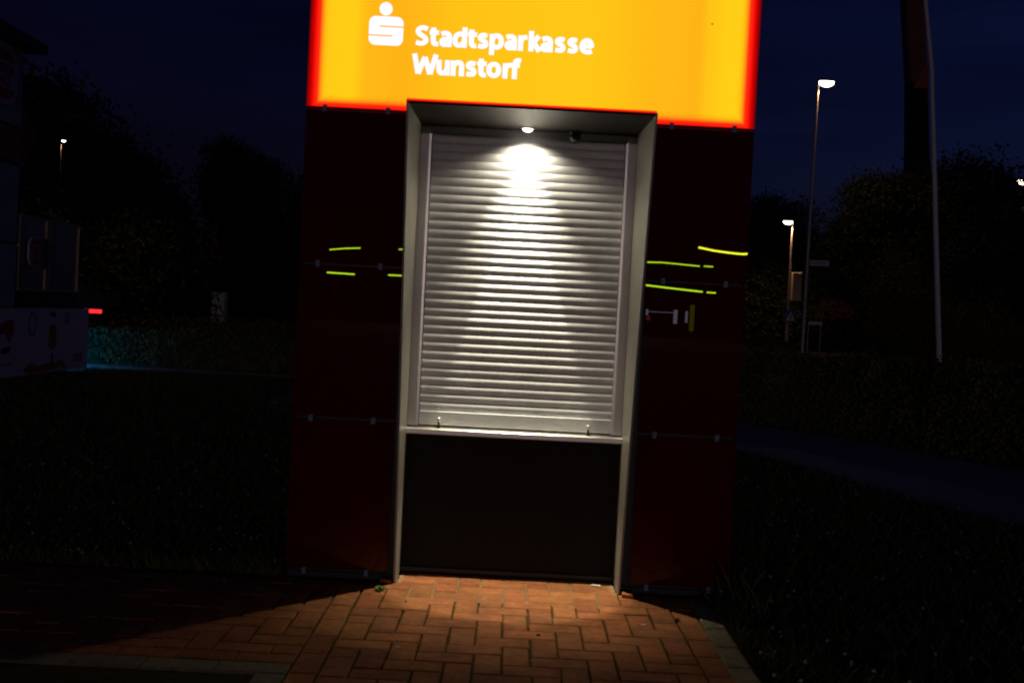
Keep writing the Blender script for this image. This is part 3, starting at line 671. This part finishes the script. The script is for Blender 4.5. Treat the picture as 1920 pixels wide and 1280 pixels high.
# thin hedge flowers at the right end of the left hedge
V = []; F = []
for _ in range(260):
    x, y, z = rng.uniform(-4.5, -3.4), rng.uniform(12.8, 13.2), rng.uniform(.3, .62); s = .014; b = len(V)
    V += [(x-s, y, z), (x+s, y, z), (x, y-s, z+s), (x, y, z-s)]; F += [(b, b+1, b+2), (b, b+1, b+3)]
o = bpy.data.objects.new('hedge_blossom', raw_mesh('hedge_blossom', V, F, M['flower'])); col.objects.link(o); tag(o, 'small whitish blossoms at the right end of the low left hedge', 'flowers', kind='stuff')

# ------------------------------------------------------------------ restaurant at the left edge
XR = -6.84
rs = thing('restaurant', (XR-3, 7, 0), 'dark fast food restaurant with a tower sign at the left edge of the photo', 'building')
B(-14, XR-.03, 2.5, 9.60, 0, 4.47).build('tower_wall', M['wall_dark'], rs)
B(-14, XR-.03, 9.60, 11.68, 0, 2.26).build('wing_wall', M['wall_dark'], rs)
B(-14.2, XR+.22, 2.3, 9.80, 4.47, 4.60).build('roof', M['dark_metal'], rs)
for z0, z1, mt in ((3.42, 4.45, 'wall'), (2.94, 3.37, 'wall_brown'), (1.86, 2.88, 'wall'), (.98, 1.81, 'wall')):
    for y0, y1 in ((2.6, 4.9), (4.94, 7.2), (7.24, 9.56)): B(XR-.03, XR, y0, y1, z0, z1).build('cladding_panel', M[mt], rs)
g = MB().prism([(9.60, 3.80), (10.15, 3.36), (9.60, 2.72)], lambda u, v, w_: (XR-.16+w_, u, v), .12); g.build('red_fascia', M['red_fin'], rs)
for y0, y1 in ((9.63, 10.50), (10.56, 11.62)):
    f = MB()
    for a in ((y0, y0+.03, 1.2, 2.26), (y1-.03, y1, 1.2, 2.26), (y0+.03, y1-.03, 1.2, 1.23), (y0+.03, y1-.03, 2.23, 2.26)): f.box(XR-.03, XR+.005, *a)
    f = f.build('window', M['frame'], rs); MB().box(XR-.03, XR-.018, y0+.03, y1-.03, 1.23, 2.23).build('pane', M['window'], f)
    B(XR-.03, XR, y0, y1, 1.02, 1.17).build('cladding_panel', M['wall_dark'], rs)
def logo(yc, zc, hh, ww, xo):
    rp = lambda w_, h_, r: arc(w_-r, h_-r, r, 0, 90, 6)+arc(-w_+r, h_-r, r, 90, 180, 6)+arc(-w_+r, -h_+r, r, 180, 270, 6)+arc(w_-r, -h_+r, r, 270, 360, 6)
    pl = MB().prism([(yc+u, zc+v) for u, v in rp(ww/2, hh/2, min(ww, hh)*.42)], lambda u, v, w_: (xo+w_, u, v), .03).build('logo_sign', M['logo_white'], rs)
    bw = ww*.40
    for s in (1, -1):   # bun halves
        poly = [(yc+bw*math.cos(R(a)), zc+s*(hh*.22+hh*.19*math.sin(R(a)))) for a in range(0, 181, 12)]
        MB().prism(poly, lambda u, v, w_: (xo+.031+w_, u, v), .004).build('bun', M['print_red' if hh < .6 else 'print_red'], pl)
    xf = lambda X, Yv, Z: np.stack([np.full_like(X, xo+.032)+Yv*.5, X, Z], 1)
    text_obj('lettering', 'BURGER', yc-bw, yc+bw, zc+.015*hh, hh*.165, M['print_red'], pl, .03, xf=xf)
    text_obj('lettering', 'KING', yc-bw*.72, yc+bw*.72, zc-.185*hh, hh*.165, M['print_red'], pl, .03, xf=xf)
logo(8.85, 4.02, .80, 1.05, XR)
logo(10.05, 1.76, .44, .36, XR+.004)
lt = B(-8.6, -6.95, 11.70, 11.74, .34, .44).build('added_blue_strip', M['blue_fill'], rs)  # unseen strip, added to tint the left hedge blue
# banner along the restaurant's side
bn = thing('banner', (XR+.06, 9.5, 0), 'long pale advertising board with food pictures along the restaurant wall', 'banner')
XB = XR+.06
B(XB-.02, XB, 5.0, 11.95, 0.02, .96).build('board', M['banner'], bn)
for y in (5.0, 8.5, 11.9): B(XB-.05, XB-.021, y, y+.04, 0, .97).build('post', M['galv'], bn)
fr = lambda u, v, w_: (XB+.001+w_, u, v)
def pr(name, poly, mt): return MB().prism(poly, fr, .002).build(name, M[mt], bn)
ell = lambda cy, cz, a, b, n=20: [(cy+a*math.cos(2*math.pi*i/n), cz+b*math.sin(2*math.pi*i/n)) for i in range(n)]
pr('printed_food', [(9.0, .72), (9.25, .80), (9.42, .80), (9.44, .62), (9.36, .58), (9.34, .50), (9.28, .52), (9.22, .62), (9.0, .60)], 'print_red')
ring = MB()
ringp = ell(9.98, .74, .13, .17); rin = ell(9.98, .74, .09, .13)
for i in range(20): ring.prism([ringp[i], ringp[(i+1) % 20], rin[(i+1) % 20], rin[i]], fr, .002)
ring.build('printed_ring', M['print_blue'], bn)
pr('printed_cup', [(10.55, .72), (10.75, .72), (10.80, .42), (10.70, .36), (10.58, .36), (10.50, .42)], 'print_orange')
pr('printed_lid', [(10.55, .90), (10.75, .90), (10.72, .84), (10.58, .84)], 'print_black')
pr('printed_stick', [(10.62, .30), (10.70, .30), (10.70, .12), (10.62, .12)], 'print_red')
pr('printed_food', [(9.75, .08), (9.85, .16), (10.0, .18), (10.2, .13), (10.4, .16), (10.7, .15), (10.95, .20), (11.1, .14), (11.2, .06), (10.9, .07), (10.6, .05), (10.3, .03), (9.9, .03)], 'print_orange')
pr('printed_bag', [(11.05, .90), (11.2, .90), (11.22, .72), (11.03, .72)], 'logo_white')
pr('printed_text', [(9.1, .42), (9.35, .44), (9.33, .36), (9.1, .34)], 'print_black')
pr('printed_text', [(9.1, .2), (9.4, .21), (9.4, .195), (9.1, .185)], 'print_red')
for k in range(4): pr('printed_text', [(11.4, .14+.035*k), (11.75, .14+.035*k), (11.75, .155+.035*k), (11.4, .155+.035*k)], 'print_black')

# ------------------------------------------------------------------ parked car and cabinet beyond the left hedge
car = thing('parked_car', (-10.77, 18.9, 0), 'dark blue car with a glowing red tail lamp behind the restaurant banner', 'car')
prof = [(-2.05, .35), (-2.1, .62), (-2.0, .88), (-1.25, .97), (-.75, 1.36), (.75, 1.42), (1.45, 1.05), (1.75, .92), (1.82, .6), (1.75, .33)]
cx, cy = -10.77, 18.9
MB().prism([(cx+u, v) for u, v in prof], lambda u, v, w_: (u, cy-.82+w_, v), 1.64).build('body', M['car'], car)
MB().prism([(cx+u, v) for u, v in ((-1.1, 1.0), (-.7, 1.31), (.7, 1.36), (1.3, 1.05))], lambda u, v, w_: (u, cy-.829+w_, v), .008).build('window', M['window'], car)
for u in (-1.25, 1.15):
    MB().tube([(cx+u, cy-.85, .32), (cx+u, cy-.65, .32)], .32, 18).build('wheel', M['tyre'], car)
    MB().tube([(cx+u, cy+.65, .32), (cx+u, cy+.85, .32)], .32, 18).build('wheel', M['tyre'], car)
for k in range(3): MB().box(cx+1.42+.13*k, cx+1.535+.13*k, cy-.845, cy-.825, .76, .84).build('tail_lamp', M['tail'], car)
cb = thing('utility_cabinet', (-7.5, 22, 0), 'pale grey utility cabinet standing behind the low bushes left of the kiosk', 'cabinet')
B(-7.67, -7.33, 21.85, 22.15, .05, 1.32, b=.01).build('housing', M['concrete'], cb); B(-7.69, -7.31, 21.83, 22.17, 1.32, 1.37).build('lid', M['concrete'], cb); B(-7.64, -7.36, 21.835, 21.848, .2, 1.26).build('door', M['concrete'], cb)

# ------------------------------------------------------------------ street lamps, flagpole, pylon, signs on the right
SO = (1.0, .52, .22)
def street_lamp(x, y, h, side, head, label, rpole=.07, energy=220, mtp='galv'):
    t = thing('street_lamp', (x, y, 0), label, 'street lamp', 'lit street lamps')
    MB().tube([(x, y, 0), (x, y, 1.2), (x, y, h)], [rpole*1.15, rpole, rpole*.62], 12).build('pole', M[mtp], t, smooth=True, sharp=40)
    hx = x+side*head/2
    MB().lathe([(.06*head, .135*head), (head*.3, .11*head), (head*.47, .055*head), (head*.5, .0), (head*.48, -.01)], (hx, y, h+.0), 24, 1, .42).build('lamp_head', M['galv'], t, smooth=True)
    MB().lathe([(head*.47, -.011), (head*.44, -.14*head), (head*.33, -.25*head), (head*.15, -.32*head), (.01, -.34*head)], (hx, y, h), 24, 1, .42).build('lens', M['street_led'], t, smooth=True)
    lamp('lamp_light', 'SPOT', (hx, y, h-.34*head-.07), energy, SO, t, .06, spot_size=R(155), spot_blend=.5)
    return t
street_lamp(9.78, 30, 9.42, 1, .56, 'tall lit street lamp nearest the kiosk, carrying a street name sign', energy=170)
l2 = street_lamp(12.98, 44.05, 6.15, -1, .48, 'shorter lit street lamp with a grey box and crossing sign on its pole', .075, energy=400)
street_lamp(19.45, 35, 7.25, -1, .5, 'lit street lamp cut off by the right edge of the photo', energy=150)
street_lamp(-9.62, 17.2, 4.36, 1, .10, 'small lamp glinting in front of the dark left trees above the restaurant wing', .012, energy=60, mtp='dark_metal')
sn = thing('street_name_sign', (9.86, 30, 3.4), 'narrow white street name sign on the tall lamp pole', 'sign')
B(9.86, 10.5, 29.98, 30.02, 3.30, 3.49).build('plate', M['sign_white'], sn)
g = MB()
for k, (a, b_) in enumerate(((9.92, 10.0), (10.02, 10.09), (10.11, 10.21), (10.23, 10.29), (10.31, 10.43))): g.box(a, b_, 29.974, 29.979, 3.37, 3.43)
g.build('lettering', M['print_blue'], sn)
wb = thing('low_sign', (10.05, 29.6, 0), 'low white board on thin posts at the foot of the tall street lamp', 'sign')
B(9.82, 10.27, 29.58, 29.62, 1.34, 1.45).build('board', M['sign_white'], wb)
for xx in (9.84, 10.25): MB().tube([(xx, 29.64, 0), (xx, 29.64, 1.40)], .022, 8).build('post', M['galv'], wb)
bx = thing('control_box', (13.25, 43.9, 3.1), 'grey switch box mounted on the shorter lamp pole above the crossing sign', 'box')
B(13.02, 13.42, 43.6, 43.95, 2.44, 3.75, b=.02).build('housing', M['concrete'], bx); B(13.44, 13.60, 43.62, 43.95, 2.48, 3.72).build('side_door', M['dark_metal'], bx)
zs = thing('crossing_sign', (13.06, 43.9, 1.7), 'blue square pedestrian crossing sign under the grey switch box', 'sign')
B(12.80, 13.33, 43.86, 43.9, 1.46, 2.01).build('plate', M['sign_blue'], zs)
MB().prism([(12.87, 1.52), (13.26, 1.52), (13.065, 1.93)], lambda u, v, w_: (u, 43.852+w_, v), .006).build('triangle', M['sign_white'], zs)
g = MB()
g.prism(ell(13.07, 1.80, .022, .026, 10), lambda u, v, w_: (u, 43.846+w_, v), .005)
g.prism([(13.05, 1.77), (13.09, 1.77), (13.10, 1.68), (13.14, 1.56), (13.11, 1.56), (13.07, 1.64), (13.03, 1.56), (13.0, 1.56), (13.04, 1.68)], lambda u, v, w_: (u, 43.846+w_, v), .005)
g.build('walking_figure', M['print_black'], zs)
fp = thing('flagpole', (7.82, 14, 0), 'tall slender pale flagpole standing behind the right hedge', 'flagpole')
MB().tube([(7.86, 14, 0), (7.74, 14, .7), (7.46, 14, 3.84), (7.27, 14, 5.97), (7.08, 14, 7.2), (6.90, 14, 9.0)], [.055, .052, .046, .040, .038, .034], 14).build('pole', M['white_pole'], fp, smooth=True)
for (x, z) in ((7.46, 3.84), (7.27, 5.97)):
    MB().tube([(x+.04, 13.95, z-.02), (x+.045, 13.94, z+.05)], .012, 8).build('rope_cleat', M['galv'], fp)
py = thing('sign_pylon', (25.3, 60, 0), 'very tall dark pylon with a reddish upper shaft rising above the right trees', 'pylon')
def slab(pts, mt):
    g = MB(); n0 = 0
    for (xl_, xr_, z) in pts: g.v += [(xl_, 59.5, z), (xr_, 59.5, z), (xr_, 60.5, z), (xl_, 60.5, z)]
    for k in range(len(pts)-1):
        for j in range(4): a = 4*k+j; b_ = 4*k+(j+1) % 4; g.f.append((a, b_, b_+4, a+4))
    n = len(g.v); g.f.append((3, 2, 1, 0)); g.f.append((n-4, n-3, n-2, n-1)); return g
slab([(24.2, 26.6, 0), (24.15, 25.9, 8), (24.05, 25.25, 12.2), (23.8, 24.85, 16.6)], 'pylon').build('lower_shaft', M['dark_metal'], py)
slab([(23.8, 24.85, 16.61), (23.2, 24.32, 21.7), (22.9, 24.1, 24)], 'pylon').build('upper_shaft', M['pylon'], py)
MB().prism([(23.95, 16.2), (24.9, 16.25), (24.75, 17.9), (24.5, 17.4)], lambda u, v, w_: (u, 59.45+w_, v), .04).build('red_panel', M['pylon_red'], py)

# ------------------------------------------------------------------ filling station across the forecourt, seen mirrored in the glass panels
fs = thing('filling_station', (0, -70, 0), 'lit canopy behind the viewer, mirrored as yellow streaks in the red glass', 'filling station')
B(-14, 17, -74, -65.4, 4.9, 5.0).build('canopy_roof', M['dark_metal'], fs)
for x in (-13, -3, 6, 16): B(x, x+.4, -71, -70.6, 0, 4.9).build('column', M['dark_metal'], fs)
def tb(pts, r=.06, mt='tube'): MB().tube([(x, -65+dy, z) for x, z, dy in pts], r*.62, 8).build('light_tube', M[mt], fs)
tb([(-12.30, 4.77, 0), (-11.3, 4.90, 0), (-10.24, 4.98, 0)]); tb([(-12.41, 3.24, 0), (-11.5, 3.23, 0), (-10.55, 3.21, 0)], .075)
tb([(-8.30, 3.28, 0), (-7.0, 3.29, 0)], .07); tb([(-7.67, 5.02, 0), (-7.1, 5.07, 0)])
tb([(8.2, 5.0, 0), (10.0, 5.06, 0), (12.49, 4.94, 0)]); tb([(12.78, 4.96, 0), (13.39, 4.95, 0)])
tb([(8.2, 3.55, 0), (10.5, 3.38, 0), (12.77, 3.24, 0)], .085); tb([(13.06, 3.22, 0), (13.67, 3.21, 0)], .075)
tb([(12.35, 6.19, 0), (13.4, 6.02, 0), (14.6, 5.92, 0), (15.3, 5.89, 0), (15.66, 5.93, 0)], .10, 'tube2')
for a, mt in (((9.2, 9.35, 1.5, 1.9), 'shop'), ((9.2, 11.2, 1.72, 1.77), 'shop'), ((11.1, 11.35, 1.0, 1.95), 'shop'), ((11.9, 12.05, 1.1, 1.9), 'shop'), ((9.25, 9.5, 1.15, 1.45), 'shopr'), ((12.2, 12.5, .55, 2.35), 'shopg')):
    B(a[0], a[1], -66.1, -66, a[2], a[3]).build('lit_window', M[mt], fs)
MB().lathe([(.30, 0), (.34, -.05), (.30, -.12), (.02, -.14)], (-.2, -66.0, 4.9), 20).build('added_fill_lamp', M['shop'], fs)  # added lamp body for the fill light below the canopy
lamp('added_fill_light', 'POINT', (-.2, -66.0, 4.6), 6000, (1.0, .78, .92), fs, .3)  # added fill that lifts the kiosk front, banner and poles
